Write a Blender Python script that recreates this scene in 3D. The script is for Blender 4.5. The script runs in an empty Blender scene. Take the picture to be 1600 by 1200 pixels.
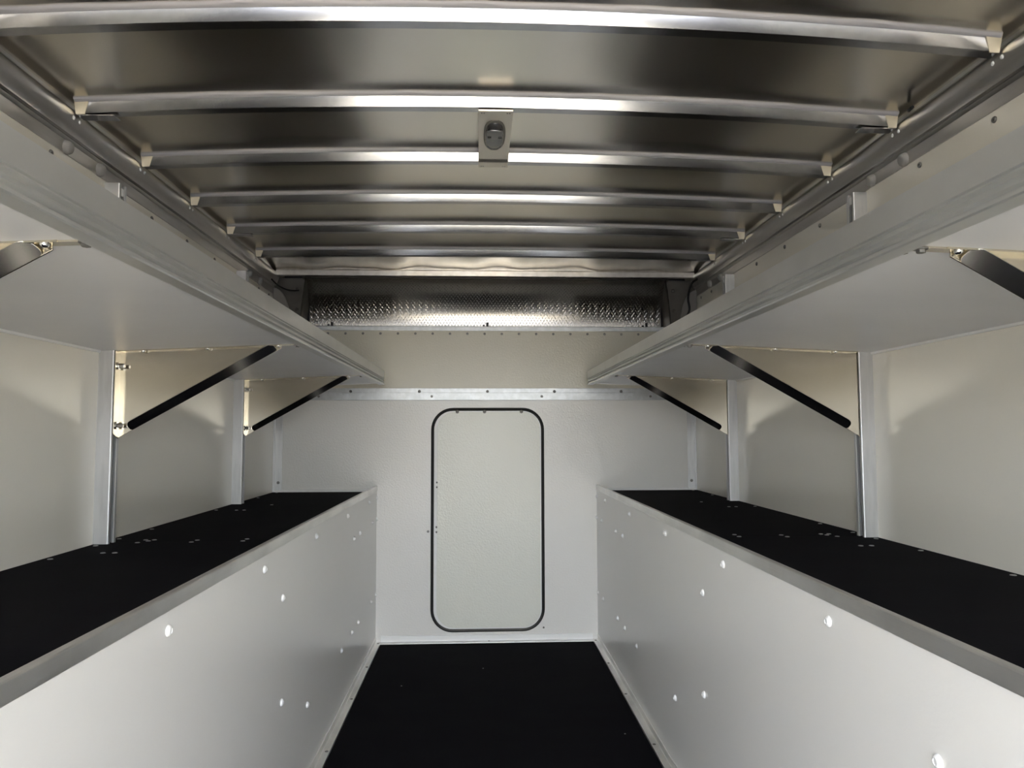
import bpy, bmesh, math, random
from mathutils import Vector, Matrix

sc = bpy.context.scene
COL = sc.collection
random.seed(7)

# ------------------------------------------------------------------ camera
F = 1150.0
yv = Vector((748.0 - 800.0, 676.0 - 600.0, F)).normalized()      # world +Y seen in the camera frame
roll = math.radians(-0.14)
xr = Vector((math.cos(roll), math.sin(roll), 0.0))
xr = (xr - yv * xr.dot(yv)).normalized()
zv = yv.cross(xr)
if zv.y > 0:
    zv = -zv
R = Matrix((xr, yv, zv))                                          # camera frame -> world
cx, cy, cz = R.col[0].copy(), R.col[1].copy(), R.col[2].copy()
cam_data = bpy.data.cameras.new('camera')
cam_data.sensor_width = 36.0
cam_data.lens = F / 1600.0 * 36.0
cam_data.clip_start = 0.02
cam = bpy.data.objects.new('camera', cam_data)
COL.objects.link(cam)
m = Matrix.Identity(4)
for i in range(3):
    m[i][0], m[i][1], m[i][2] = cx[i], -cy[i], -cz[i]
m.translation = Vector((-0.04, 0.0, 1.05))
cam.matrix_world = m
sc.camera = cam

# ------------------------------------------------------------------ sky, sun, exposure
world = bpy.data.worlds.new('sky')
sc.world = world
world.use_nodes = True
wn, wl = world.node_tree.nodes, world.node_tree.links
wn.clear()
w_out = wn.new('ShaderNodeOutputWorld')
w_bg = wn.new('ShaderNodeBackground')
w_hsv = wn.new('ShaderNodeHueSaturation')
w_sky = wn.new('ShaderNodeTexSky')
w_sky.sky_type = 'NISHITA'
w_sky.sun_disc = False
SUN_EL, SUN_AZ = 42.0, 18.0            # sun stands ahead of the body, a little to the right
w_sky.sun_elevation = math.radians(SUN_EL)
w_sky.sun_rotation = math.radians(SUN_AZ)
w_sky.air_density = 1.0
w_sky.dust_density = 5.0
w_sky.ozone_density = 1.0
w_hsv.inputs['Saturation'].default_value = 0.32
w_bg.inputs['Strength'].default_value = 0.55
wl.new(w_sky.outputs['Color'], w_hsv.inputs['Color'])
wl.new(w_hsv.outputs['Color'], w_bg.inputs['Color'])
wl.new(w_bg.outputs['Background'], w_out.inputs['Surface'])

sun_d = bpy.data.lights.new('sun', 'SUN')
sun_d.energy = 4.0
sun_d.angle = math.radians(0.53)
sun_d.color = (1.0, 0.95, 0.87)
sun = bpy.data.objects.new('sun', sun_d)
COL.objects.link(sun)
el, az = math.radians(SUN_EL), math.radians(SUN_AZ)
sdir = Vector((math.sin(az) * math.cos(el), math.cos(az) * math.cos(el), math.sin(el)))
sun.rotation_euler = sdir.to_track_quat('Z', 'Y').to_euler()

sc.view_settings.view_transform = 'Standard'
sc.view_settings.look = 'None'
sc.view_settings.gamma = 1.0
sc.view_settings.use_curve_mapping = False
sc.view_settings.exposure = 2.68
sc.cycles.use_denoising = True
sc.cycles.max_bounces = 16
sc.cycles.diffuse_bounces = 8
sc.cycles.glossy_bounces = 8
sc.cycles.sample_clamp_indirect = 6.0

# ------------------------------------------------------------------ materials
def mat(name, color, rough=0.5, metal=0.0, spec=0.5, bump=None, vary=None, rvary=None, coat=0.0):
    """bump=(scale xyz, strength, distance); vary=(scale xyz, colour 2, amount); rvary=(scale xyz, low, high)"""
    M = bpy.data.materials.new(name)
    M.use_nodes = True
    n, l = M.node_tree.nodes, M.node_tree.links
    b = n['Principled BSDF']
    b.inputs['Base Color'].default_value = (*color, 1)
    b.inputs['Roughness'].default_value = rough
    b.inputs['Metallic'].default_value = metal
    b.inputs['Specular IOR Level'].default_value = spec
    if coat:
        b.inputs['Coat Weight'].default_value = coat
        b.inputs['Coat Roughness'].default_value = 0.12
    tc = n.new('ShaderNodeTexCoord')
    def noise(scale, detail=3.0):
        mp = n.new('ShaderNodeMapping')
        mp.inputs['Scale'].default_value = scale
        l.new(tc.outputs['Object'], mp.inputs['Vector'])
        t = n.new('ShaderNodeTexNoise')
        t.inputs['Scale'].default_value = 1.0
        t.inputs['Detail'].default_value = detail
        l.new(mp.outputs['Vector'], t.inputs['Vector'])
        return t.outputs['Fac']
    if bump:
        bn = n.new('ShaderNodeBump')
        bn.inputs['Strength'].default_value = bump[1]
        bn.inputs['Distance'].default_value = bump[2]
        l.new(noise(bump[0]), bn.inputs['Height'])
        l.new(bn.outputs['Normal'], b.inputs['Normal'])
    if vary:
        mx = n.new('ShaderNodeMix')
        mx.data_type = 'RGBA'
        mx.inputs[6].default_value = (*color, 1)
        mx.inputs[7].default_value = (*vary[1], 1)
        mr = n.new('ShaderNodeMapRange')
        mr.inputs['From Min'].default_value = 0.42
        mr.inputs['From Max'].default_value = 0.68
        mr.inputs['To Max'].default_value = vary[2]
        l.new(noise(vary[0], 5.0), mr.inputs['Value'])
        l.new(mr.outputs['Result'], mx.inputs[0])
        l.new(mx.outputs[2], b.inputs['Base Color'])
    if rvary:
        mr = n.new('ShaderNodeMapRange')
        mr.inputs['From Min'].default_value = 0.3
        mr.inputs['From Max'].default_value = 0.7
        mr.inputs['To Min'].default_value = rvary[1]
        mr.inputs['To Max'].default_value = rvary[2]
        l.new(noise(rvary[0]), mr.inputs['Value'])
        l.new(mr.outputs['Result'], b.inputs['Roughness'])
    return M

M_wall = mat('white_fibreglass', (0.80, 0.77, 0.69), 0.19, bump=((150, 150, 150), 0.10, 0.002))
M_front = mat('white_fibreglass_front', (0.83, 0.815, 0.785), 0.24, bump=((110, 110, 110), 0.6, 0.002))
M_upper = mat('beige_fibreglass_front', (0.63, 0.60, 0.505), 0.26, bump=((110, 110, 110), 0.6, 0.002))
M_door = mat('cream_door_panel', (0.80, 0.80, 0.73), 0.26, bump=((110, 110, 110), 0.6, 0.002))
M_bench = mat('white_bench_panel', (0.81, 0.80, 0.78), 0.28, bump=((150, 150, 150), 0.10, 0.002))
M_shelf = mat('white_shelf_panel', (0.76, 0.765, 0.79), 0.40, bump=((60, 400, 60), 0.05, 0.001),
              vary=((6, 6, 6), (0.71, 0.715, 0.74), 0.5))
M_alu = mat('mill_aluminium', (0.80, 0.79, 0.77), 0.36, 1.0, bump=((30, 3, 400), 0.05, 0.0006),
            vary=((9, 5, 9), (0.60, 0.59, 0.575), 0.7), rvary=((20, 4, 300), 0.30, 0.44))
M_post = mat('strut_aluminium', (0.68, 0.68, 0.68), 0.46, 0.8, bump=((300, 300, 4), 0.05, 0.0006),
             vary=((60, 60, 8), (0.58, 0.58, 0.58), 0.8))
M_rail = mat('rail_aluminium', (0.62, 0.60, 0.57), 0.34, 1.0, bump=((60, 4, 60), 0.05, 0.001),
             vary=((30, 3, 30), (0.50, 0.48, 0.45), 0.8))
M_plate = mat('gusset_plate_steel', (0.65, 0.60, 0.495), 0.22, 1.0, bump=((40, 40, 300), 0.04, 0.0005),
              vary=((8, 8, 8), (0.59, 0.54, 0.44), 0.6))
M_flange = mat('gusset_flange_steel', (0.80, 0.79, 0.78), 0.16, 1.0)
M_roof = mat('roof_sheet_metal', (0.86, 0.825, 0.755), 0.245, 1.0, bump=((3, 400, 30), 0.02, 0.0004),
             rvary=((4, 4, 4), 0.225, 0.26))
M_bow = mat('galvanised_bow', (0.50, 0.505, 0.53), 0.19, 1.0, bump=((250, 250, 250), 0.05, 0.0006),
            vary=((60, 60, 60), (0.44, 0.445, 0.47), 0.7))
M_endp = mat('bow_end_plate', (0.74, 0.67, 0.52), 0.42, 0.6)
M_boss = mat('grey_boss', (0.34, 0.33, 0.31), 0.55)
M_lip = mat('shelf_lip_aluminium', (0.74, 0.74, 0.73), 0.36, 0.8, bump=((30, 3, 400), 0.05, 0.0006),
            vary=((9, 5, 9), (0.64, 0.64, 0.63), 0.7))
M_galv = mat('galvanised_strip', (0.50, 0.52, 0.53), 0.45, 0.85, bump=((90, 90, 90), 0.06, 0.0008),
             vary=((40, 40, 40), (0.62, 0.64, 0.66), 0.7))
M_dplate = mat('diamond_plate', (0.48, 0.46, 0.43), 0.22, 1.0)
M_dark = mat('dull_corner_metal', (0.13, 0.12, 0.105), 0.55, 0.5, vary=((12, 12, 12), (0.09, 0.083, 0.074), 0.8))
M_frame = mat('dark_rear_frame', (0.06, 0.06, 0.07), 0.45)
M_bead = mat('grey_sealant', (0.42, 0.41, 0.43), 0.55)
M_rubber = mat('black_rubber_mat', (0.0052, 0.0047, 0.0064), 0.85, spec=0.05, bump=((260, 260, 260), 0.25, 0.001),
               vary=((5, 9, 5), (0.007, 0.007, 0.0085), 0.8))
M_shelfmat = mat('dark_shelf_liner', (0.060, 0.056, 0.052), 0.8, spec=0.2)
M_gasket = mat('black_gasket', (0.012, 0.012, 0.012), 0.45)
M_cap = mat('white_plastic', (0.86, 0.86, 0.86), 0.25)
M_bolt = mat('zinc_bolt', (0.78, 0.78, 0.77), 0.16, 1.0)
M_screw = mat('dull_screw', (0.20, 0.195, 0.185), 0.45, 0.6)
M_steel = mat('bright_screw', (0.42, 0.42, 0.42), 0.4, 1.0)
M_trimwhite = mat('white_sealant', (0.86, 0.86, 0.85), 0.4)
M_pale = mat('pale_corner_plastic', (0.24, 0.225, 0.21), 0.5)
M_lens = mat('smoky_lens', (0.045, 0.045, 0.047), 0.12, coat=0.6)
M_lensin = mat('lamp_reflector', (0.20, 0.20, 0.205), 0.3, 0.6)
M_lensrim = mat('lamp_rim', (0.20, 0.185, 0.165), 0.5, 0.4)
M_black = mat('black_cable', (0.01, 0.01, 0.01), 0.5)
M_lamp = mat('lamp_bracket_alloy', (0.72, 0.67, 0.60), 0.38, 1.0, bump=((4, 300, 4), 0.04, 0.0005))
M_ground = mat('sunlit_concrete', (0.41, 0.37, 0.28), 0.85, bump=((20, 20, 20), 0.2, 0.01),
               vary=((0.6, 0.6, 0.6), (0.36, 0.325, 0.25), 0.8))

M_yard = mat('dim_far_ground', (0.16, 0.165, 0.175), 0.9, bump=((30, 30, 30), 0.2, 0.01),
             vary=((0.3, 0.3, 0.3), (0.12, 0.122, 0.13), 0.8))  # kept dark so the roof bows mirror less brightness

# ------------------------------------------------------------------ mesh helpers
class MB:
    """collects pieces, then links them as one mesh object"""
    def __init__(self):
        self.bm = bmesh.new()

    def poly(self, pts, faces):
        vs = [self.bm.verts.new(p) for p in pts]
        for f in faces:
            self.bm.faces.new([vs[i] for i in f])
        return self

    def box(self, x0, x1, y0, y1, z0, z1):
        p = [(x, y, z) for x in (x0, x1) for y in (y0, y1) for z in (z0, z1)]
        return self.poly(p, [(0, 1, 3, 2), (4, 6, 7, 5), (0, 4, 5, 1), (2, 3, 7, 6), (0, 2, 6, 4), (1, 5, 7, 3)])

    def prism(self, prof, a, b, axis='Y'):
        """closed outline swept along an axis; outline is (x,z) for Y, (x,y) for Z, (y,z) for X"""
        put = {'Y': lambda p, t: (p[0], t, p[1]), 'Z': lambda p, t: (p[0], p[1], t), 'X': lambda p, t: (t, p[0], p[1])}[axis]
        n = len(prof)
        pts = [put(p, a) for p in prof] + [put(p, b) for p in prof]
        fs = [(i, (i + 1) % n, n + (i + 1) % n, n + i) for i in range(n)]
        fs += [tuple(range(n)), tuple(range(2 * n - 1, n - 1, -1))]
        return self.poly(pts, fs)

    def lathe(self, prof, origin, axis, n=12):
        """prof: (radius, height) pairs, turned about an axis through origin"""
        ax = Vector(axis).normalized()
        u = ax.orthogonal().normalized()
        v = ax.cross(u)
        o = Vector(origin)
        rings = []
        for r, h in prof:
            if r < 1e-6:
                rings.append([self.bm.verts.new(o + ax * h)])
            else:
                rings.append([self.bm.verts.new(o + ax * h + (u * math.cos(2 * math.pi * k / n) + v * math.sin(2 * math.pi * k / n)) * r) for k in range(n)])
        for A, B in zip(rings, rings[1:]):
            for k in range(n):
                q = []
                for w in (A[k % len(A)], A[(k + 1) % len(A)], B[(k + 1) % len(B)], B[k % len(B)]):
                    if w not in q:
                        q.append(w)
                if len(q) > 2:
                    self.bm.faces.new(q)
        if len(rings[0]) > 1:
            self.bm.faces.new(rings[0])
        if len(rings[-1]) > 1:
            self.bm.faces.new(rings[-1])
        return self

    def tube(self, path, r, n=8):
        P = [Vector(p) for p in path]
        rings = []
        for i, p in enumerate(P):
            d = (P[min(i + 1, len(P) - 1)] - P[max(i - 1, 0)]).normalized()
            u = d.cross(Vector((0.3, 0.2, 1))).normalized()
            v = d.cross(u)
            rings.append([self.bm.verts.new(p + (u * math.cos(2 * math.pi * k / n) + v * math.sin(2 * math.pi * k / n)) * r) for k in range(n)])
        for A, B in zip(rings, rings[1:]):
            for k in range(n):
                self.bm.faces.new((A[k], A[(k + 1) % n], B[(k + 1) % n], B[k]))
        self.bm.faces.new(rings[0])
        self.bm.faces.new(rings[-1])
        return self

    def build(self, name, material, parent=None, smooth=False, bevel=0.0):
        bm = self.bm
        bmesh.ops.recalc_face_normals(bm, faces=bm.faces[:])
        if bevel:
            es = [e for e in bm.edges if len(e.link_faces) == 2 and e.calc_face_angle(0) > 0.6]
            bmesh.ops.bevel(bm, geom=es, offset=bevel, segments=2, profile=0.6, affect='EDGES', clamp_overlap=True)
        me = bpy.data.meshes.new(name)
        bm.to_mesh(me)
        bm.free()
        if smooth:
            me.polygons.foreach_set('use_smooth', [True] * len(me.polygons))
            me.set_sharp_from_angle(angle=math.radians(40))
        me.materials.append(material)
        o = bpy.data.objects.new(name, me)
        COL.objects.link(o)
        if parent:
            o.parent = parent
            o.matrix_parent_inverse = Matrix.Translation(-parent.location)
        return o

def thing(name, label, cat, loc=(0, 0, 0), group=None):
    o = bpy.data.objects.new(name, None)
    o.empty_display_size = 0.05
    o.location = loc
    COL.objects.link(o)
    return tag(o, label, cat, group)

def tag(o, label, cat, group=None):
    o['label'] = label
    o['category'] = cat
    if group:
        o['group'] = group
    return o

def struct(o, label):
    o['kind'] = 'structure'
    o['label'] = label
    o['category'] = 'structure'
    return o

def dup(src, name, loc_delta, parent):
    o = src.copy()
    o.name = name
    COL.objects.link(o)
    o.parent = parent
    o.matrix_parent_inverse = Matrix.Translation(-parent.location)
    o.location = Vector(src.location) + Vector(loc_delta)
    return o

_cache = {}
def fastener(kind, pos, axis, parent, name='screw', material=None, r=0.005, h=0.003):
    """small screws, rivets and caps; alike ones share mesh data"""
    ax = Vector(axis)
    key = (kind, tuple(axis), material.name, round(r, 4), round(h, 4))
    if key not in _cache:
        b = MB()
        if kind == 'dome':
            b.lathe([(r, -0.001), (r, h * 0.25), (r * 0.86, h * 0.62), (r * 0.55, h * 0.9), (0, h)], (0, 0, 0), axis, 14)
        elif kind == 'cap':        # domed cover with a dimpled middle
            b.lathe([(r, -0.001), (r, h * 0.18), (r * 0.9, h * 0.55), (r * 0.66, h * 0.92), (r * 0.5, h), (r * 0.42, h * 0.82), (0, h * 0.78)], (0, 0, 0), axis, 18)
        elif kind == 'pan':        # flat head with a recess
            b.lathe([(r, -0.001), (r, h * 0.5), (r * 0.8, h), (r * 0.35, h), (r * 0.25, h * 0.4), (0, h * 0.4)], (0, 0, 0), axis, 12)
        elif kind == 'hex':        # washer, hex head
            b.lathe([(r * 1.5, -0.001), (r * 1.5, h * 0.22), (r * 0.9, h * 0.24)], (0, 0, 0), axis, 16)
            b.lathe([(r, h * 0.2), (r, h * 0.92), (r * 0.85, h), (0, h)], (0, 0, 0), axis, 6)
        o = b.build(name, material, None, smooth=(kind != 'hex'))
        me = o.data
        bpy.data.objects.remove(o)
        _cache[key] = me
    o = bpy.data.objects.new(name, _cache[key])
    COL.objects.link(o)
    o.location = pos
    if parent:
        o.parent = parent
        o.matrix_parent_inverse = Matrix.Translation(-parent.location)
    return o

# ------------------------------------------------------------------ measures (metres)
XC = 0.005
WALL = 1.085          # half width between the side walls
FACE = 0.562          # bench face from the centre line
YF = 3.80             # front wall
Y0 = -0.65            # rear opening
BZ = 0.752            # bench mat top
def X(s, d):
    return XC + s * d
SIDES = (('left', -1), ('right', 1))
BOWS = [1.45, 1.832, 2.194, 2.569, 2.94, 3.32]
def crown(y):
    return max(0.008, 0.040 - 0.015 * (y - 1.45)) if y > 1.45 else 0.040
def zbow(x, y):
    return 1.845 + crown(y) * (1 - min(1.0, ((x - XC) / 1.05) ** 2))

# ------------------------------------------------------------------ setting: shell
g = MB().box(-6, 6, -6.5, 6, -0.80, -0.70).build('ground', M_ground)
struct(g, 'sunlit concrete apron outside the rear opening')
g = MB().box(-90, 90, -120, 60, -0.92, -0.81).build('yard', M_yard)  # added unseen far ground, darkens what the roof bows reflect
struct(g, 'unseen grey yard added beyond the concrete apron to dim reflections')
floor = MB().box(-1.13, 1.14, Y0, 3.95, -0.10, -0.008).build('floor', M_alu)
struct(floor, 'metal floor pan under the black mat')

walls = {}
for nm, s in SIDES:
    w = MB().box(X(s, WALL), X(s, WALL + 0.04), Y0, 3.95, -0.008, 1.90).build('wall_' + nm, M_wall)
    walls[nm] = struct(w, 'glossy cream white %s side wall panel' % nm)
    ys = [1.523, 1.797, 2.35, 2.632, 2.907, 3.49, 3.655]
    for y in ys:
        fastener('pan', (X(s, WALL), y, 1.732), (-s, 0, 0), w, 'screw', M_screw, 0.0075, 0.004)

# front wall: one panel above the strip, one below with the door opening in it
fw = MB()
fw.box(X(-1, WALL), X(1, WALL), YF, YF + 0.04, -0.008, 1.262)
wf = fw.build('wall_front', M_front)
struct(wf, 'pebbled glossy white front wall with a hatch door')
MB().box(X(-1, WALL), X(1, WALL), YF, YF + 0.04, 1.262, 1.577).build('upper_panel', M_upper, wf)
for k in range(-11, 12):
    fastener('pan', (0.005 + 0.0 + k * 0.0895 - 0.015, YF, 1.562), (0, -1, 0), wf, 'screw', M_screw, 0.0065, 0.003)
fastener('pan', (-0.297, YF, 0.549), (0, -1, 0), wf, 'screw', M_screw, 0.0065, 0.003)
fastener('pan', (0.29, YF, 0.062), (0, -1, 0), wf, 'screw', M_screw, 0.005, 0.003)

# ceiling sheet: thin arched metal, slightly oil-canned, rippled next to the front header
cb = MB()
nx, ny = 72, 140
top, bot = [], []
YA, YB = Y0, 3.70
for j in range(ny + 1):
    y = YA + (YB - YA) * j / ny
    rb, rt = [], []
    for i in range(nx + 1):
        x = -1.075 + 2.16 * i / nx
        z = zbow(x, y) + 0.0325
        bay = min(abs(y - b) for b in BOWS)
        amp = min(1.0, bay / 0.12)
        z += amp * 0.0011 * (math.sin(x * 5.1 + y * 3.3) + math.sin(x * 9.7 - y * 6.1 + 1.3))
        if y > 3.36:
            t = min(1.0, (y - 3.36) / 0.2)
            z += t * (0.0030 * math.sin(x * 17.0 + 0.6) + 0.0016 * math.sin(x * 31.0))
            z -= 0.016 * max(0.0, (y - 3.50) / 0.20) ** 2
        rb.append(cb.bm.verts.new((x, y, z)))
        rt.append(cb.bm.verts.new((x, y, z + 0.02)))
    bot.append(rb)
    top.append(rt)
for j in range(ny):
    for i in range(nx):
        cb.bm.faces.new((bot[j][i], bot[j][i + 1], bot[j + 1][i + 1], bot[j + 1][i]))
        cb.bm.faces.new((top[j][i], top[j + 1][i], top[j + 1][i + 1], top[j][i + 1]))
for j in range(ny):
    cb.bm.faces.new((bot[j][0], bot[j + 1][0], top[j + 1][0], top[j][0]))
    cb.bm.faces.new((bot[j][nx], top[j][nx], top[j + 1][nx], bot[j + 1][nx]))
for i in range(nx):
    cb.bm.faces.new((bot[0][i], top[0][i], top[0][i + 1], bot[0][i + 1]))
    cb.bm.faces.new((bot[ny][i], bot[ny][i + 1], top[ny][i + 1], top[ny][i]))
ceiling = cb.build('ceiling', M_roof, smooth=True)
struct(ceiling, 'shiny arched sheet metal roof lining')

MB().box(-1.13, 1.14, Y0, 4.02, 1.95, 1.965).build('sun_block_top', M_frame, ceiling)  # unseen outer cover, added to stop sun leaking past the ceiling
MB().box(-1.13, 1.14, 3.99, 4.02, -0.1, 1.95).build('sun_block_front', M_frame, ceiling)  # unseen front cap, added to keep the sun out
for s in (-1, 1):
    a, b = sorted((X(s, WALL + 0.04), X(s, WALL + 0.055)))
    MB().box(a, b, Y0, 4.02, 1.6, 1.965).build('sun_block_side', M_frame, ceiling)  # unseen side covers, added to close the shell against sunlight

# roof edge rails along both walls
tn = 1
rfm = MB()
for s in (-1, 1):
    a, b = sorted((X(s, 0.985), X(s, 1.14)))
    rfm.box(a, b, Y0 - 0.07, Y0, -0.10, 1.965)
rfm.box(X(-1, 0.985), X(1, 0.985), Y0 - 0.07, Y0, 1.825, 1.965)
struct(rfm.build('trim_1', M_frame), 'dark frame round the open rear doorway')
for nm, s in SIDES:
    tn += 1
    prof = [(1.100, 1.862), (1.054, 1.853), (1.051, 1.848),
            (1.0505, 1.838), (1.053, 1.826), (1.058, 1.812), (1.0625, 1.800), (1.063, 1.794), (1.068, 1.791),
            (1.0735, 1.792), (1.0775, 1.786), (1.0795, 1.784), (1.081, 1.766), (1.0825, 1.752), (1.100, 1.752)]
    r = MB().prism([(X(s, p[0]), p[1]) for p in prof], Y0, 3.72).build('trim_%d' % tn, M_rail, smooth=True)
    struct(r, 'extruded aluminium roof rail on the %s side' % nm)
    MB().prism([(X(s, q[0]), q[1]) for q in ((1.100, 1.8685), (1.072, 1.8685), (1.0705, 1.870), (1.0705, 1.880), (1.100, 1.880))], Y0, 3.70).build('edge_strip', M_alu, r, bevel=0.0012)
    for y in BOWS:
        for dy in (-0.002, 0.026):
            fastener('dome', (X(s, 1.0515), y + dy, 1.834), (-s, 0, -0.1), r, 'rivet', M_cap, 0.005, 0.003)
    for y in (1.855, 2.015, 3.33, 3.49):
        b = MB()
        b.lathe([(0.018, -0.004), (0.018, 0.004), (0.015, 0.011), (0.010, 0.014), (0, 0.015)], (X(s, 1.080), y, 1.768), (-s, 0, -0.25), 12)
        b.build('rounded_boss', M_boss, r, smooth=True)

# header over the front wall
tn += 1
hd = MB()
hd.prism([(3.668, 1.838), (3.672, 1.836), (3.70, 1.836), (3.70, 1.900), (3.676, 1.880), (3.676, 1.868), (3.668, 1.862)], -1.05, 1.06, 'X')
hdr = hd.build('trim_%d' % tn, M_rail, bevel=0.0015)
struct(hdr, 'pale metal header bar across the front of the roof')
tn += 1
ld = MB().prism([(3.795, 1.577), (3.795, 1.598), (3.798, 1.601), (3.915, 1.601), (3.915, 1.577)], X(-1, WALL), X(1, WALL), 'X').build('trim_%d' % tn, M_galv, bevel=0.001)
struct(ld, 'metal capping channel on top of the front wall')
for xx in (-0.795, 0.005, 0.84):
    MB().box(xx - 0.006, xx + 0.006, 3.80, 3.812, 1.6005, 1.622).build('drain_clip', M_black, ld)
    MB().box(xx - 0.024, xx - 0.014, 3.80, 3.812, 1.6005, 1.610).build('clip_stub', M_black, ld)

# strip across the front wall (two overlapping bars)
tn += 1
st = MB()
st.box(X(-1, WALL), X(1, WALL), YF - 0.004, YF, 1.254, 1.279)
st.box(X(-1, WALL), X(1, WALL), YF - 0.012, YF, 1.217, 1.255)
stp = st.build('trim_%d' % tn, M_galv, bevel=0.0012)
struct(stp, 'two step galvanised strip across the front wall above the hatch')
for xx in (-0.695, -0.345, 0.005, 0.352, 0.70):
    fastener('dome', (xx, YF - 0.004, 1.262), (0, -1, 0), stp, 'rivet', M_screw, 0.0075, 0.004)
for xx in (-0.855, -0.281, 0.285, 0.852):
    fastener('pan', (xx, YF - 0.012, 1.236), (0, -1, 0), stp, 'rivet', M_screw, 0.0065, 0.004)

# corner strips on the front wall over the benches
for nm, s in SIDES:
    tn += 1
    a, b = sorted((X(s, WALL - 0.001), X(s, 1.041)))
    c = MB().box(a, b, YF - 0.004, YF, BZ, 1.216)
    e, f = sorted((X(s, WALL), X(s, WALL - 0.008)))
    c.box(e, f, YF - 0.012, YF - 0.002, BZ, 1.216)
    co = c.build('trim_%d' % tn, M_post, bevel=0.001)
    struct(co, 'upright metal corner strip at the %s end of the front wall' % nm)
    fastener('pan', (X(s, 1.058), YF - 0.004, 0.800), (0, -1, 0), co, 'screw', M_screw, 0.0075, 0.004)
    # sealant fillet between mat and front wall
    tn += 1
    a, b = sorted((X(s, WALL), X(s, FACE - 0.002)))
    sl = MB().prism([(YF, BZ), (YF - 0.010, BZ), (YF - 0.006, BZ + 0.006), (YF, BZ + 0.012)], a, b, 'X').build('trim_%d' % tn, M_trimwhite)
    struct(sl, 'white sealant line behind the %s bench mat' % nm)

# ------------------------------------------------------------------ hatch door in the front wall
def rrect(x0, x1, z0, z1, r, n=10):
    pts = []
    for (cxx, czz, a0) in ((x1 - r, z1 - r, 0), (x0 + r, z1 - r, 90), (x0 + r, z0 + r, 180), (x1 - r, z0 + r, 270)):
        for k in range(n + 1):
            a = math.radians(a0 + 90 * k / n)
            pts.append((cxx + r * math.cos(a), czz + r * math.sin(a)))
    return pts
DX0, DX1, DZ0, DZ1 = -0.284, 0.297, 0.045, 1.178
door = thing('door_1', 'cream hatch door with rounded corners and black rubber gasket', 'door', (0.006, YF, DZ0))
door['kind'] = 'structure'
fr = MB().prism(rrect(DX0 + 0.012, DX1 - 0.012, DZ0 + 0.012, DZ1 - 0.012, 0.10), YF - 0.004, YF - 0.0005).build('door_frame', M_trimwhite, door)
pn = MB().prism(rrect(DX0 + 0.032, DX1 - 0.022, DZ0 + 0.022, DZ1 - 0.022, 0.088), YF - 0.007, YF - 0.003).build('door_panel', M_door, door, bevel=0.0012)
outer, inner = rrect(DX0, DX1, DZ0, DZ1, 0.112), rrect(DX0 + 0.017, DX1 - 0.017, DZ0 + 0.017, DZ1 - 0.017, 0.095)
gk = MB()
n = len(outer)
# rounded rubber section: outer foot, crest, inner foot
rings = []
for (t, dy) in ((0.0, 0.0), (0.10, 0.008), (0.5, 0.011), (0.90, 0.008), (1.0, 0.0)):
    rings.append([gk.bm.verts.new((o[0] * (1 - t) + i[0] * t, YF - dy, o[1] * (1 - t) + i[1] * t)) for o, i in zip(outer, inner)])
rings.append([gk.bm.verts.new((i[0], YF + 0.001, i[1])) for i in inner])
rings.append([gk.bm.verts.new((o[0], YF + 0.001, o[1])) for o in outer])
for a in range(len(rings)):
    A, B = rings[a], rings[(a + 1) % len(rings)]
    for k in range(n):
        gk.bm.faces.new((A[k], A[(k + 1) % n], B[(k + 1) % n], B[k]))
gk.build('gasket', M_gasket, door, smooth=True)
for (xx, zz) in ((-0.252, 0.797), (-0.252, 0.773), (-0.2535, 0.571), (-0.2535, 0.546)):
    fastener('dome', (xx, YF - 0.004, zz), (0, -1, 0), door, 'rivet', M_screw, 0.0055, 0.004)
for xx in (-0.150, -0.010, 0.180):
    fastener('dome', (xx, YF - 0.007, 1.158), (0, -1, 0), door, 'screw', M_pale, 0.009, 0.004)

# ------------------------------------------------------------------ floor trims
for nm, s in SIDES:
    tn += 1
    prof = [(FACE, -0.008), (FACE - 0.027, -0.008), (FACE - 0.027, 0.003), (FACE - 0.005, 0.003), (FACE - 0.003, 0.006), (FACE - 0.003, 0.026), (FACE, 0.027)]
    ft = MB().prism([(X(s, p[0]), p[1]) for p in prof], Y0, YF).build('trim_%d' % tn, M_alu, bevel=0.0006)
    struct(ft, 'aluminium angle along the foot of the %s bench' % nm)
    for y in (1.60, 2.065, 2.525, 3.003, 3.40, 3.768):
        fastener('pan', (X(s, FACE - 0.017), y, 0.003), (0, 0, 1), ft, 'screw', M_screw, 0.006, 0.0015)
tn += 1
ft = MB()
ft.prism([(YF, -0.008), (YF - 0.024, -0.008), (YF - 0.024, 0.003), (YF - 0.007, 0.003), (YF - 0.005, 0.009), (YF - 0.0045, 0.030), (YF, 0.032)], X(-1, FACE - 0.027), X(1, FACE - 0.027), 'X')
ftf = ft.build('trim_%d' % tn, M_trimwhite, bevel=0.0006)
struct(ftf, 'bright angle strip at the foot of the front wall')
fastener('pan', (0.012, YF - 0.015, 0.003), (0, 0, 1), ftf, 'screw', M_screw, 0.005, 0.0015)
tn += 1
fl = MB().box(X(-1, FACE - 0.027), X(1, FACE - 0.027), YF - 0.044, YF - 0.022, -0.007, 0.0035).build('trim_%d' % tn, M_alu, bevel=0.0006)
struct(fl, 'flat aluminium edge bar between floor mat and front wall')

# floor mat
fm = MB().box(X(-1, FACE - 0.030), X(1, FACE - 0.030), Y0 + 0.02, YF - 0.044, -0.007, 0.001).build('floor_mat', M_rubber)
tag(fm, 'black rubber floor mat lying in the aisle between the two white benches', 'mat')
for (xx, yy) in ((-0.36, 3.15), (-0.20, 2.36), (0.47, 2.62), (-0.02, 3.36)):
    fastener('pan', (xx, yy, 0.001), (0, 0, 1), fm, 'screw', M_steel, 0.003, 0.0012)

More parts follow.
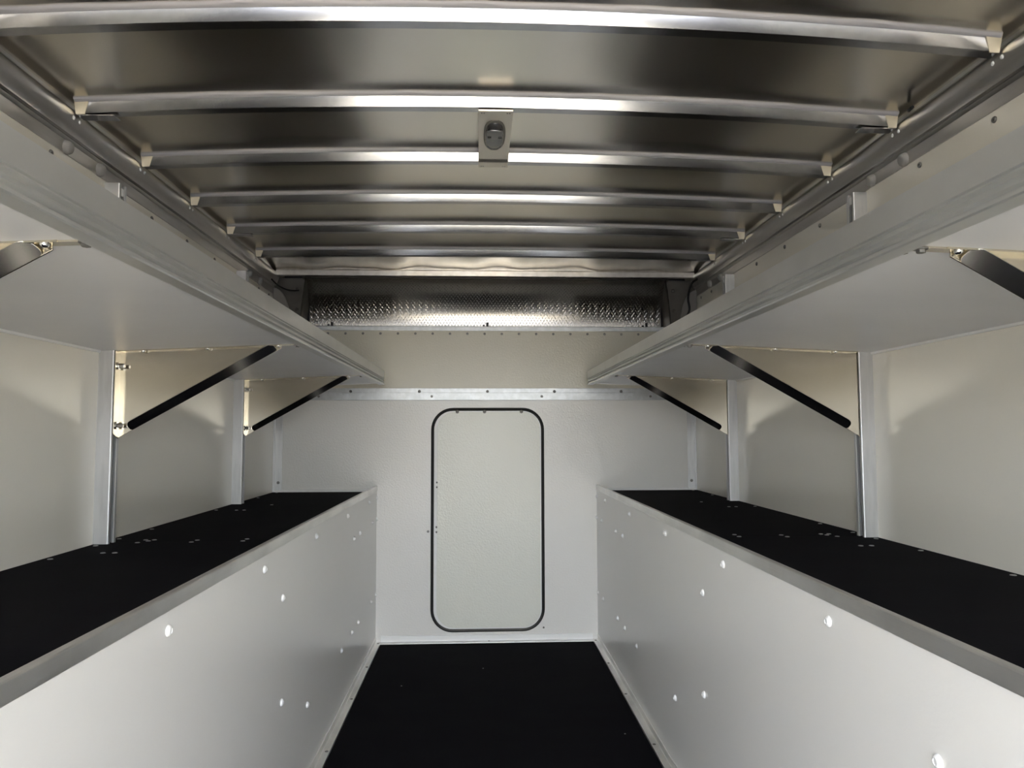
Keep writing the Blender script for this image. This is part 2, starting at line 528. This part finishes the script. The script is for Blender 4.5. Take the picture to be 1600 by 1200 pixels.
# ------------------------------------------------------------------ benches
CAPS = [(1.275, .722), (1.827, .722), (2.0, .616), (2.006, .345), (2.304, .232), (2.395, .722), (2.859, .232), (2.961, .722),
        (3.086, .240), (3.109, .614), (3.242, .241), (3.262, .614), (3.535, .722), (3.615, .242), (3.635, .616), (3.768, .242), (3.780, .722), (3.786, .615)]
TOPS = [(1.062, 1.50), (1.062, 1.82), (1.062, 2.028), (1.062, 2.156), (1.062, 2.366), (1.062, 2.93), (1.062, 3.472), (1.055, 3.76),
        (.982, 1.905), (.953, 1.905), (.982, 2.922), (.953, 2.922), (.976, 2.129), (.976, 2.078), (.952, 2.128), (.960, 2.108),
        (.832, 2.080), (.829, 2.115), (.697, 2.092), (.697, 2.130), (.905, 3.13)]
for nm, s in SIDES:
    bench = thing('bench', 'white fronted bench with black matted top along the %s wall' % nm, 'bench', (X(s, 0.82), 2.0, 0.0), 'benches along the walls')
    a, b = sorted((X(s, FACE), X(s, FACE + 0.02)))
    p = MB().box(a, b, Y0, YF - 0.0015, 0.0, 0.757).build('face_panel', M_bench, bench)
    a, b = sorted((X(s, FACE + 0.02), X(s, WALL - 0.002)))
    MB().box(a, b, Y0, YF - 0.002, BZ - 0.04, BZ - 0.006).build('deck_board', M_alu, bench)
    a, b = sorted((X(s, FACE + 0.012), X(s, WALL - 0.0012)))
    MB().box(a, b, Y0, 2.1035, BZ - 0.006, BZ).build('bench_mat', M_rubber, bench, bevel=0.0008)
    MB().box(a, b, 2.1045, YF - 0.0015, BZ - 0.006, BZ).build('bench_mat', M_rubber, bench, bevel=0.0008)
    prof = [(FACE + 0.001, 0.755), (FACE - 0.0025, 0.755), (FACE - 0.003, 0.780), (FACE - 0.001, 0.782), (FACE + 0.010, 0.782),
            (FACE + 0.0125, 0.780), (FACE + 0.0125, BZ), (FACE + 0.001, BZ)]
    MB().prism([(X(s, q[0]), q[1]) for q in prof], Y0, YF - 0.0015).build('edge_trim', M_alu, bench, bevel=0.0007)
    caps = CAPS + ([(0.976, .615)] if s > 0 else [])
    for (y, z) in caps:
        far = y > 2.9
        fastener('cap', (X(s, FACE), y, z), (-s, 0, 0), bench, 'button_cap', M_cap, 0.0098, 0.0072 if far else 0.006)
    for (d, y) in TOPS:
        fastener('pan', (X(s, d), y, BZ), (0, 0, 1), bench, 'screw', M_steel, 0.0065, 0.0016)

# ------------------------------------------------------------------ shelves over the benches
LIP = {-1: 0.5185, 1: 0.5065}
YT = 3.71
def zshelf(d):
    return 1.277 + (1.0 - (d - 0.5) / (WALL - 0.5)) * 0.0245
for nm, s in SIDES:
    L = LIP[s]
    sh = thing('wall_shelf', 'long white shelf with grooved aluminium front lip on the %s wall' % nm, 'shelf', (X(s, 0.8), 2.0, 1.277), 'shelves above the benches')
    prof = [(L + 0.014, zshelf(L + 0.014)), (WALL - 0.001, zshelf(WALL)), (WALL - 0.001, zshelf(WALL) + 0.022), (L + 0.014, zshelf(L) + 0.022)]
    MB().prism([(X(s, q[0]), q[1]) for q in prof], Y0, YT - 0.002).build('shelf_board', M_shelf, sh)
    MB().box(*sorted((X(s, L + 0.016), X(s, WALL - 0.001))), Y0, YT - 0.004, 1.340, 1.350).build('shelf_mat', M_shelfmat, sh)
    prof = [(L, 1.3600), (L, 1.3225), (L + .0045, 1.3215), (L + .0045, 1.3195), (L, 1.3190), (L, 1.3165), (L + .0095, 1.3150), (L + .0095, 1.3090), (L, 1.3070), (L, 1.3040),
            (L + .0080, 1.3025), (L + .0080, 1.2980), (L - .0015, 1.2965), (L - .0020, 1.2925), (L, 1.2905), (L + .026, 1.2905), (L + .026, 1.2945), (L + .0125, 1.2945),
            (L + .0125, 1.3555), (L + .0155, 1.3565), (L + .0155, 1.3600)]
    MB().prism([(X(s, q[0]), q[1]) for q in prof], Y0, YT).build('shelf_lip', M_lip, sh)
    zw = zshelf(WALL)
    MB().prism([(X(s, WALL - 0.0005), zw - 0.006), (X(s, WALL - 0.004), zw - 0.005), (X(s, WALL - 0.007), zw + 0.001), (X(s, WALL - 0.0005), zw + 0.001)], Y0, YT).build('wall_bead', M_trimwhite, sh)
    MB().prism([(X(s, L + 0.006), zshelf(L) - 0.003), (X(s, WALL - 0.008), zw - 0.003), (X(s, WALL - 0.008), zw + 0.022), (X(s, L + 0.006), zshelf(L) + 0.022)], YT - 0.002, YT + 0.002).build('end_strip', M_alu, sh)

# ------------------------------------------------------------------ strut posts and gusset brackets
PY = [0.941, 2.056, 3.172]
WHERE = ['nearest the camera', 'midway along', 'beside the front wall']
for nm, s in SIDES:
    for i, y in enumerate(PY):
        y = y + (0.02 if (s > 0 and i == 0) else 0.0)
        hid = i == 0
        po = thing('strut_post', {0: 'slotted aluminium strut post at the near end of the %s wall, outside the picture',
                                  1: 'slotted aluminium strut post on the middle of the %s wall, rising from the bench',
                                  2: 'slotted aluminium strut post on the %s wall nearest the front corner'}[i] % nm,
                   'post', (X(s, 1.065), y + 0.02, BZ), 'strut posts on the side walls')
        # C channel, mouth towards the aisle, seen in plan (x, y)
        w, t, lip = 0.041, 0.0035, 0.011
        R_, rt_ = 0.003, 0.0075
        c = [(WALL, y), (WALL - w + R_, y), (WALL - w + R_ * 0.3, y + R_ * 0.3), (WALL - w, y + R_), (WALL - w, y + lip - 0.0012), (WALL - w + 0.0012, y + lip),
             (WALL - w + rt_, y + lip), (WALL - w + rt_, y + lip - 0.0025), (WALL - w + t, y + lip - 0.003), (WALL - w + t, y + t), (WALL - t, y + t),
             (WALL - t, y + w - t), (WALL - w + t, y + w - t), (WALL - w + t, y + w - lip + 0.003), (WALL - w + rt_, y + w - lip + 0.0025), (WALL - w + rt_, y + w - lip),
             (WALL - w + 0.0012, y + w - lip), (WALL - w, y + w - lip + 0.0012), (WALL - w, y + w), (WALL, y + w)]
        MB().prism([(X(s, q[0]), q[1]) for q in c], BZ, 1.747, 'Z').build('channel', M_post, po)
        MB().box(*sorted((X(s, WALL - 0.028), X(s, WALL - 0.0385))), y + 0.0125, y + w - 0.0125, 1.715, 1.737).build('slot_nut', M_cap, po)

        gb = thing('gusset_bracket', {0: 'triangular metal gusset bracket under the %s shelf at the picture edge',
                                      1: 'triangular metal gusset bracket under the %s shelf at the middle post',
                                      2: 'smaller looking triangular gusset bracket under the %s shelf nearest the front wall'}[i] % nm,
                   'bracket', (X(s, 0.82), y + 0.03, 1.2), 'gusset brackets under the shelves')
        D0 = WALL - w - 0.0012            # face of the strut
        Dt = 0.600                        # tip under the shelf
        z0, zt = 1.037, zshelf(0.60) - 0.0045
        yp = y + (0.030 if s < 0 else 0.004)                    # plate plane
        zs = zshelf(D0) - 0.0015
        th = 0.003
        pl = [(D0, z0), (D0, zs), (Dt, zshelf(Dt) - 0.0015), (Dt, zt - 0.004)]
        MB().prism([(X(s, q[0]), q[1]) for q in pl], yp, yp + th).build('plate', M_plate, gb, bevel=0.0005)
        # folded lower edge (towards the camera), rounded free corners
        A, B = Vector((D0, z0)), Vector((Dt, zt - 0.004))
        u = (B - A).normalized()
        nrm = Vector((-u.y, u.x))
        if nrm.y < 0:
            nrm = -nrm
        Lh = (B - A).length
        a0, a1, wd, rr = 0.043, Lh - 0.012, 0.029, 0.0175
        ca = sa = math.sqrt(0.5)
        out = []
        for (cu, cw, r_, st) in ((a0 + 0.007, 0.007, 0.007, 180), (a1 - 0.007, 0.007, 0.007, 270), (a1 - rr, wd - rr, rr, 0), (a0 + rr, wd - rr, rr, 90)):
            for k in range(7):
                an = math.radians(st + 90 * k / 6)
                out.append((cu + r_ * math.cos(an), cw + r_ * math.sin(an)))
        fb = MB()
        lo = [(A + u * q[0] + nrm * (q[1] * ca), q[1] * sa) for q in out]
        k2 = 0.0022
        pts = [(X(s, q[0].x), yp - q[1], q[0].y) for q in lo] + [(X(s, q[0].x + nrm.x * k2 * ca), yp - q[1] + k2 * sa, q[0].y + nrm.y * k2 * ca) for q in lo]
        nn = len(lo)
        fb.poly(pts, [tuple(range(nn)), tuple(range(2 * nn - 1, nn - 1, -1))] + [(k, (k + 1) % nn, nn + (k + 1) % nn, nn + k) for k in range(nn)])
        fb.build('folded_edge', M_flange, gb, bevel=0.0004)
        # folded top edge with bolt tab under the shelf
        zt0, zt1 = zshelf(D0 - 0.01) - 0.0005, zshelf(0.535) - 0.0005
        tp = MB()
        for (d0, d1, wy0, wy1) in ((D0 - 0.006, 0.585, 0.018, 0.018), (0.585, 0.536, 0.016, 0.016)):
            za, zb = zshelf(d0), zshelf(d1)
            p8 = [(X(s, d0), yp - wy0, za - 0.0028), (X(s, d1), yp - wy1, zb - 0.0028), (X(s, d1), yp + 0.003, zb - 0.0028), (X(s, d0), yp + 0.003, za - 0.0028),
                  (X(s, d0), yp - wy0, za - 0.0002), (X(s, d1), yp - wy1, zb - 0.0002), (X(s, d1), yp + 0.003, zb - 0.0002), (X(s, d0), yp + 0.003, za - 0.0002)]
            tp.poly(p8, [(0, 1, 2, 3), (4, 7, 6, 5), (0, 4, 5, 1), (1, 5, 6, 2), (2, 6, 7, 3), (3, 7, 4, 0)])
        tp.build('top_flange', M_plate, gb)
        for d in (0.975, 0.80, 0.605):
            fastener('dome', (X(s, d), yp - 0.009, zshelf(d) - 0.0028), (0, 0, -1), gb, 'bolt', M_bolt, 0.006, 0.005)
        for d, dy in ((0.552, -0.010), (0.538, 0.008)):
            fastener('hex', (X(s, d), yp + dy, zshelf(d) - (0.0028 if dy < 0 else 0.0002)), (0, 0, -1), gb, 'bolt', M_screw, 0.0062, 0.006)
        if s > 0:
            # wall flange turned away from the camera
            a, b = sorted((X(s, D0 - 0.0003), X(s, D0 - 0.003)))
            MB().prism([(yp, z0), (y + 0.039, z0 + 0.012), (y + 0.039, zs), (yp, zs)], a, b, 'X').build('wall_flange', M_plate, gb, bevel=0.0004)
        if s < 0:
            # wall flange bolted over the strut mouth (left brackets face the camera)
            q0 = y + 0.0015
            a, b = sorted((X(s, D0 - 0.0003), X(s, D0 - 0.003)))
            wfl = [(q0 + 0.003, z0 + 0.010), (yp + th, z0 - 0.002), (yp + th, zs), (q0, zs), (q0, z0 + 0.013)]
            MB().prism(wfl, a, b, 'X').build('wall_flange', M_plate, gb, bevel=0.0004)
            for zz in (1.236, 1.072):
                fastener('hex', (X(s, D0 - 0.003), y + 0.0155, zz), (1, 0, 0), gb, 'bolt', M_bolt, 0.0068, 0.018)

# ------------------------------------------------------------------ roof bows
BOWLABEL = ['nearest bright galvanised roof bow, at the very top of the picture',
            'second roof bow from the top, carrying the near edge of the lamp plate',
            'third roof bow from the top, crossed by the bent foot of the lamp plate',
            'fourth roof bow from the top, first one clear beyond the lamp',
            'fifth roof bow from the top, between the fourth and the last',
            'last and smallest looking roof bow, just before the front header bar']
H = 0.0315
for k, y in enumerate(BOWS):
    bw = thing('roof_bow', BOWLABEL[k], 'roof beam', (XC, y, 1.845), 'roof bows')
    prof = [(-0.0095, H), (-0.0085, H - 0.002), (-0.0006, 0.0008), (0.0, 0.0), (0.0275, 0.0), (0.0275, 0.0025),
            (0.0355, H - 0.004), (0.052, H - 0.0025), (0.052, H)]
    b = MB()
    nseg = 48
    rows = []
    for i in range(nseg + 1):
        x = XC - 1.047 + 2.094 * i / nseg
        z0 = zbow(x, y)
        rows.append([b.bm.verts.new((x, y + p[0], z0 + p[1])) for p in prof])
    for i in range(nseg):
        for j in range(len(prof)):
            j2 = (j + 1) % len(prof)
            b.bm.faces.new((rows[i][j], rows[i][j2], rows[i + 1][j2], rows[i + 1][j]))
    b.bm.faces.new(rows[0])
    b.bm.faces.new(rows[-1])
    b.build('bow_channel', M_bow, bw, smooth=True)
    sb = MB()
    rows = []
    for i in range(nseg + 1):
        x = XC - 1.045 + 2.09 * i / nseg
        wob = 0.0016 * math.sin(i * 1.7 + k) + 0.001 * math.sin(i * 0.63 + 2 * k)
        rows.append([sb.bm.verts.new((x, y + p[0], zbow(x, y) + p[1])) for p in ((-0.0185 - wob, H + 0.002), (-0.0165 - wob, H - 0.0028), (-0.0125, H - 0.0052), (-0.0082, H - 0.0068), (-0.0080, H + 0.002))])
    for i in range(nseg):
        for j in range(5):
            j2 = (j + 1) % 5
            sb.bm.faces.new((rows[i][j], rows[i][j2], rows[i + 1][j2], rows[i + 1][j]))
    sb.bm.faces.new(rows[0])
    sb.bm.faces.new(rows[-1])
    sb.build('sealant_bead', M_bead, bw, smooth=True)
    for s in (-1, 1):
        # closing plate at the end, and a lap plate under the crown
        e = MB()
        xa, xb = X(s, 1.0475), X(s, 1.012)
        e.poly([(xa, y - 0.012, 1.8765), (xb, y - 0.0115, 1.8765), (X(s, 1.026), y - 0.0012, 1.8445), (xa, y - 0.0012, 1.8440),
                (xa, y - 0.009, 1.8765), (xb, y - 0.009, 1.8765), (X(s, 1.026), y + 0.0016, 1.8445), (xa, y + 0.0016, 1.8440)],
               [(0, 1, 2, 3), (4, 7, 6, 5), (0, 4, 5, 1), (1, 5, 6, 2), (2, 6, 7, 3), (3, 7, 4, 0)])
        e.build('end_plate', M_endp, bw)
        if k in (1, 4):
            l2 = MB()
            xs = sorted((X(s, 1.046), X(s, 0.955)))
            l2.box(xs[0], xs[1], y + 0.002, y + 0.034, 1.8425, 1.8448)
            l2.build('lap_plate', M_bow, bw)

# ------------------------------------------------------------------ roof lamp
lamp = thing('roof_lamp', 'small oval smoky dome lamp set in a bent metal plate between two roof bows', 'lamp', (0.003, 2.0, 1.87))
zl = zbow(0, 2.0) - 0.0035
lp = MB()
pr = [(1.836, zl + 0.0025), (1.836, zl), (2.165, zl - 0.001), (2.178, zl - 0.006), (2.190, zl - 0.007), (2.1915, zl - 0.006), (2.1915, zl - 0.0045), (2.222, zl - 0.0045), (2.222, zl - 0.0065),
      (2.1895, zl - 0.0085), (2.176, zl - 0.0085), (2.163, zl - 0.003), (1.834, zl - 0.0022), (1.834, zl + 0.0025)]
lp.prism(pr, -0.041, 0.048, 'X')
lp.build('mount_plate', M_lamp, lamp, bevel=0.0005)
# oval lens dome hanging below the plate, with a bright facet tray inside its front half
def oval(cx0, cy0, rx, ry, z, n=28, e=2.6):
    o = []
    for k in range(n):
        a = 2 * math.pi * k / n
        ca, sa = math.cos(a), math.sin(a)
        o.append((cx0 + rx * math.copysign(abs(ca) ** (2 / e), ca), cy0 + ry * math.copysign(abs(sa) ** (2 / e), sa), z))
    return o
LX, LY = 0.003, 1.985
def dome(layers, name, material, par):
    b = MB()
    rg = [[b.bm.verts.new(p) for p in oval(LX, LY + dy, rx, ry, z)] for rx, ry, z, dy in layers]
    for A, B in zip(rg, rg[1:]):
        for k in range(len(A)):
            b.bm.faces.new((A[k], A[(k + 1) % len(A)], B[(k + 1) % len(A)], B[k]))
    b.bm.faces.new(rg[0])
    b.bm.faces.new(rg[-1])
    return b.build(name, material, par, smooth=True)
dome([(0.030, 0.098, zl - 0.002, 0), (0.030, 0.098, zl - 0.005, 0), (0.0275, 0.092, zl - 0.006, 0)], 'lens_rim', M_lensrim, lamp)
lens = dome([(0.0265, 0.088, zl - 0.005, 0), (0.026, 0.086, zl - 0.010, 0), (0.023, 0.076, zl - 0.0155, 0), (0.015, 0.052, zl - 0.018, 0)], 'lens', M_lens, lamp)
dome([(0.0225, 0.030, zl - 0.012, -0.038), (0.0215, 0.028, zl - 0.0185, -0.038), (0.017, 0.020, zl - 0.0195, -0.038)], 'reflector_tray', M_lensin, lens)
for sx in (-1, 1):
    MB().box(LX + sx * 0.0145 - 0.005, LX + sx * 0.0145 + 0.005, LY - 0.030, LY - 0.022, zl - 0.0215, zl - 0.0185).build('lens_clip', M_black, lens)
    for yy, dz in ((1.846, 0.0022), (2.212, 0.0067)):
        for ddx in (0.0, 0.006):
            fastener('dome', (0.0035 + sx * (0.036 - ddx), yy, zl - dz), (0, 0, -1), lamp, 'rivet', M_screw, 0.0022, 0.0015)

# ------------------------------------------------------------------ diamond plate nose above the front wall
nose = thing('diamond_plate_panel', 'curved shiny diamond plate panel with dull end panels above the front wall', 'panel', (0.005, 3.9, 1.60))
NX0, NX1 = -0.932, 0.942
def nosept(t, off=0.0):
    a = t * math.pi / 2
    y = 3.905 - 0.185 * (1 - math.cos(a))
    z = 1.600 + 0.235 * math.sin(a)
    ty, tz = -0.185 * math.sin(a), 0.235 * math.cos(a)
    ln = math.hypot(ty, tz)
    return y - tz / ln * off, z + ty / ln * off
nb = MB()
NS = 20
fr_, bk_ = [], []
for i in range(NS + 1):
    fr_.append(nosept(i / NS))
    bk_.append(nosept(i / NS, -0.004))
outl = fr_ + bk_[::-1]
nb.prism(outl, NX0, NX1, 'X')
nb.build('curved_sheet', M_dplate, nose, smooth=True)
tb = MB()
pitch = 0.0170
arc = 0.333
rows_n = int(arc / (pitch * 0.72))
for j in range(rows_n):
    t = (j + 0.5) / rows_n
    for i in range(int((NX1 - NX0) / pitch)):
        xx = NX0 + (i + 0.5 + (0.5 if j % 2 else 0)) * pitch
        if xx > NX1 - 0.012:
            continue
        sg = 1 if (i + j) % 2 else -1
        dt = 0.0056 / arc
        wt = 0.0019 / arc
        dxl, dxw = 0.0050 * sg, 0.0017
        P = []
        for (dx, dd, off) in ((-dxl, -dt, 0.0002), (dxw, -wt * sg, 0.0002), (dxl, dt, 0.0002), (-dxw, wt * sg, 0.0002), (0, 0, 0.0008)):
            yy, zz = nosept(min(1, max(0, t + dd)), off)
            P.append((xx + dx, yy, zz))
        tb.poly(P, [(0, 1, 4), (1, 2, 4), (2, 3, 4), (3, 0, 4)])
tr = tb.build('raised_treads', M_dplate, nose)
tr['kind'] = 'stuff'

# corner panels either side of the nose
for nm, s in SIDES:
    cp = nose
    c = MB()
    inner_ = [(0.950, 1.601), (0.947, 1.66), (0.942, 1.72), (0.934, 1.79), (0.925, 1.840)]
    o_ = [(X(s, d), z) for d, z in inner_] + [(X(s, WALL), 1.840), (X(s, WALL), 1.601)]
    c.prism(o_, 3.760, 3.768)
    ep = c.build('end_panel', M_dark, cp, bevel=0.001)
    ep['label'] = 'dull dark grey riveted end panel'
    e = MB()
    for (d0, z0), (d1, z1) in zip(inner_, inner_[1:]):
        e.poly([(X(s, d0), 3.755, z0), (X(s, d1), 3.755, z1), (X(s, d1 + 0.006), 3.760, z1), (X(s, d0 + 0.006), 3.760, z0),
                (X(s, d0), 3.90, z0), (X(s, d1), 3.90, z1), (X(s, d1 + 0.006), 3.90, z1), (X(s, d0 + 0.006), 3.90, z0)],
               [(0, 1, 2, 3), (4, 7, 6, 5), (0, 4, 5, 1), (1, 5, 6, 2), (2, 6, 7, 3), (3, 7, 4, 0)])
    e.build('return_edge', M_dark, ep)
    for d, z in ((0.968, 1.785), (0.972, 1.68)):
        fastener('dome', (X(s, d), 3.760, z), (0, -1, 0), ep, 'rivet', M_dark, 0.010, 0.006)
    # pale moulded corner cover
    cc = MB()
    arcp = [(WALL - 0.001, 1.601)]
    for k in range(9):
        a = math.radians(90 * k / 8)
        arcp.append((WALL - 0.001 - 0.085 * math.cos(a), 1.62 + 0.165 * math.sin(a)))
    arcp.insert(1, (WALL - 0.086, 1.601))
    cc.prism([(X(s, d), z) for d, z in arcp], 3.728, 3.745)
    tag(cc.build('corner_cover', M_pale, bevel=0.004), 'pale rounded plastic cover in the front %s roof corner' % nm, 'cover', 'front roof corner covers')

# ------------------------------------------------------------------ small loose things
def cable(name, label, path, r, cat='cable'):
    # smooth the path
    P = [Vector(p) for p in path]
    Q = []
    for i in range(len(P) - 1):
        p0, p1, p2, p3 = P[max(i - 1, 0)], P[i], P[i + 1], P[min(i + 2, len(P) - 1)]
        for k in range(6):
            t = k / 6
            Q.append(0.5 * ((2 * p1) + (p2 - p0) * t + (2 * p0 - 5 * p1 + 4 * p2 - p3) * t * t + (3 * p1 - p0 - 3 * p2 + p3) * t ** 3))
    Q.append(P[-1])
    return tag(MB().tube(Q, r).build(name, M_black, smooth=True), label, cat)
cable('cable', 'black cable dropping down the front right roof corner behind the shelf',
      [(1.052, 3.60, 1.815), (1.040, 3.66, 1.80), (1.035, 3.70, 1.74), (1.045, 3.715, 1.68), (1.02, 3.715, 1.635), (0.96, 3.715, 1.60), (0.92, 3.71, 1.575)], 0.006)
cable('cable', 'thin dark cable looped in the front left roof corner',
      [(-1.050, 3.60, 1.80), (-1.035, 3.66, 1.782), (-1.005, 3.70, 1.770), (-0.975, 3.72, 1.768), (-0.955, 3.75, 1.775)], 0.0035)
cable('wire_end', 'short black wire end poking out beside the second roof bow, right rail',
      [(1.052, 1.775, 1.866), (1.044, 1.760, 1.858), (1.036, 1.745, 1.853), (1.034, 1.728, 1.853)], 0.004, 'wire')
